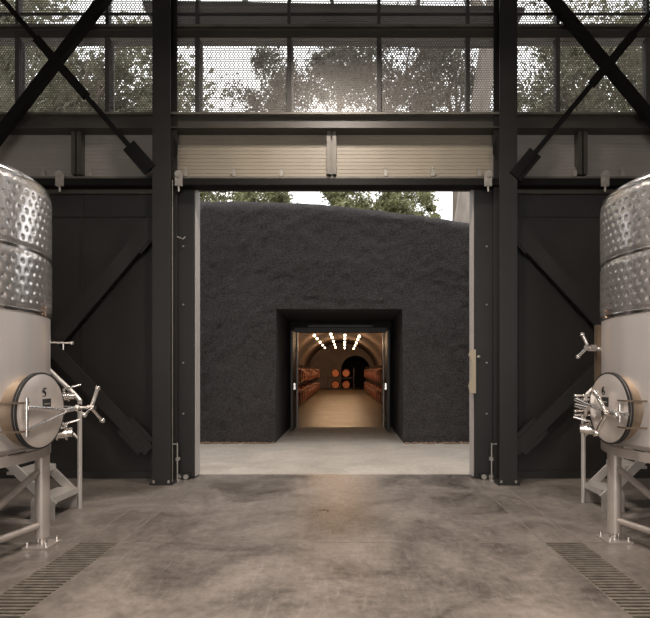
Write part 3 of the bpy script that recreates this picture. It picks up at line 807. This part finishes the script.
# pebbles and leaf litter along the hill foot
rnd = random.Random(5); b = MB()
for k in range(330):
    x = rnd.choice([rnd.uniform(-4, PX0), rnd.uniform(PX1, 4)]); r = rnd.uniform(.01, .032)
    b.ball((x, HY - rnd.uniform(.0, .12) ** 1.0, r * .4), r, 6, 4, (1.3, 1, .7))
tag(b.build('pebbles', M['litter'], smooth=True), 'scattered pebbles and leaf litter along the foot of the black hill wall', 'pebbles', kind='stuff')

# ================================================================== TREES
def foliage(seed, n, rx, ry, rz, clumps, size):
    rn = random.Random(seed); b = bmesh.new(); cs = []
    for _ in range(clumps):
        while True:
            p = Vector((rn.uniform(-1, 1), rn.uniform(-1, 1), rn.uniform(-1, 1)))
            if p.length < 1: break
        cs.append((Vector((p.x * rx, p.y * ry, p.z * rz)), rn.uniform(.35, 1.0)))
    for _ in range(n):
        c, cr = rn.choice(cs); d = Vector((rn.gauss(0, 1), rn.gauss(0, 1), rn.gauss(0, .8))) * .55 * cr * min(rx, 3) / 3
        p = c + d
        a = Vector((rn.uniform(-1, 1), rn.uniform(-1, 1), rn.uniform(-1, 1))).normalized()
        t = a.orthogonal().normalized(); s_ = size * rn.uniform(.6, 1.4); v = a.cross(t)
        q = [b.verts.new(p + t * s_), b.verts.new(p + v * s_ * .45), b.verts.new(p - t * s_), b.verts.new(p - v * s_ * .45)]
        b.faces.new(q)
    m = MB(); m.bm.free(); m.bm = b; return m
def branches(b, rn, p, d, L_, r, depth):
    q = p + d * L_
    b.cyl(p, q, r, r * .68, n=8)
    if depth == 0: return
    for _ in range(3):
        nd = (d + Vector((rn.uniform(-.8, .8), rn.uniform(-.8, .8), rn.uniform(-.15, .55)))).normalized()
        branches(b, rn, q, nd, L_ * rn.uniform(.6, .85), r * .62, depth - 1)
def tree(x, y, base, trunk_h, crown, n, clumps, size, seed, label, lean=(0, 0), mleaf='leafgrey', mbark='bark', tr_r=.25, name='tree', cat='tree', dz=0):
    r = empty(name, (x, y, base), label, cat); rn = random.Random(seed)
    d = Vector((lean[0], lean[1], 1)).normalized(); b = MB()
    b.cyl((0, 0, 0), d * trunk_h, tr_r, tr_r * .7, n=14)
    for _ in range(4):
        nd = (d + Vector((rn.uniform(-.9, .9), rn.uniform(-.9, .9), rn.uniform(-.1, .4)))).normalized()
        branches(b, rn, d * trunk_h * rn.uniform(.9, 1), nd, crown[2] * .55, tr_r * .45, 2)
    b.build('trunk', M[mbark], r, True)
    c = d * trunk_h + Vector((0, 0, crown[2] * .6 + dz))
    foliage(seed, n, *crown, clumps, size).build('foliage', M[mleaf], r, mw=Matrix.Translation(c))
    return r
tree(-9.4, 18, 4.4, 5.4, (4.2, 3, 3.0), 15000, 80, .12, 1, 'dense olive tree seen through the perforated windows, far left', mleaf='leaf')
tree(-14.5, 21, 4.4, 5.8, (4.5, 3, 3.6), 9000, 46, .12, 21, 'broad tree at the very left edge of the perforated windows', mleaf='leaf')
tree(-2.75, 19.5, 4.8, 6.6, (1.6, 1.5, 1.6), 6000, 34, .07, 2, 'loose airy tree seen through the windows left of centre', tr_r=.14)
tree(-.2, 21, 4.8, 8.6, (1.9, 1.5, 1.0), 5000, 30, .085, 12, 'high thin tree crown seen through the windows right above the doorway centre', tr_r=.14)
tree(1.5, 18, 4.8, 6.2, (2.4, 2, 2.1), 9500, 60, .07, 3, 'tree with dense dark twigs seen through the windows above the doorway', tr_r=.16)
tree(4.6, 20.5, 4.6, 7.2, (2.3, 2, 2.4), 9500, 60, .07, 4, 'tree seen through the windows left of the right column', tr_r=.18)
tree(7.6, 18, 4.4, 5.8, (2.6, 2.4, 2.8), 8500, 52, .09, 5, 'tree seen through the perforated windows right of the right column', (.1, 0), mleaf='leaf')
tree(11.5, 19, 4.4, 5.8, (3.0, 2.4, 3.0), 9000, 52, .09, 6, 'tree with slanting limbs at the right edge of the windows', (-.2, 0), mleaf='leaf', tr_r=.3)
tree(3.55, 15.5, 4.5, 8.0, (2.0, 2, 1.6), 1500, 14, .08, 7, 'big pale leaning trunk rising behind the hill at right of the doorway', (.13, 0), mbark='barkpale', tr_r=.36, dz=.9)
tree(-6.3, 22, 4.6, 5.0, (1.5, 1.4, 1.4), 3600, 18, .085, 8, 'low small tree seen through the windows just right of the left column', tr_r=.12)
def shrub(x, y, rx, rz, n, seed, label, m='shrubleaf'):
    r = empty('shrub', (x, y, ztop(x) + .12), label, 'shrub'); rn = random.Random(seed); b = MB()
    for _ in range(7): branches(b, rn, Vector((rn.uniform(-rx, rx) * .6, 0, -.1)), Vector((rn.uniform(-.4, .4), rn.uniform(-.3, .3), 1)).normalized(), .55, .03, 1)
    b.build('stems', M['bark'], r, True)
    foliage(seed, n, rx, .8, rz, 40, .05).build('foliage', M[m], r, mw=Matrix.Translation((0, 0, rz * .95)))
shrub(-3.9, 13.6, 1.5, 1.0, 16000, 31, 'green shrub on the hill at the top left corner of the doorway')
shrub(-2.35, 14.2, .85, 1.0, 12000, 32, 'green shrub on the hill left of the bright sky gap')
shrub(.45, 13.6, 1.0, 1.0, 15000, 33, 'green shrub on the hill just right of the bright sky gap')
shrub(1.85, 14.2, .75, 1.0, 11000, 34, 'green shrub on the hill beside the pale leaning trunk')
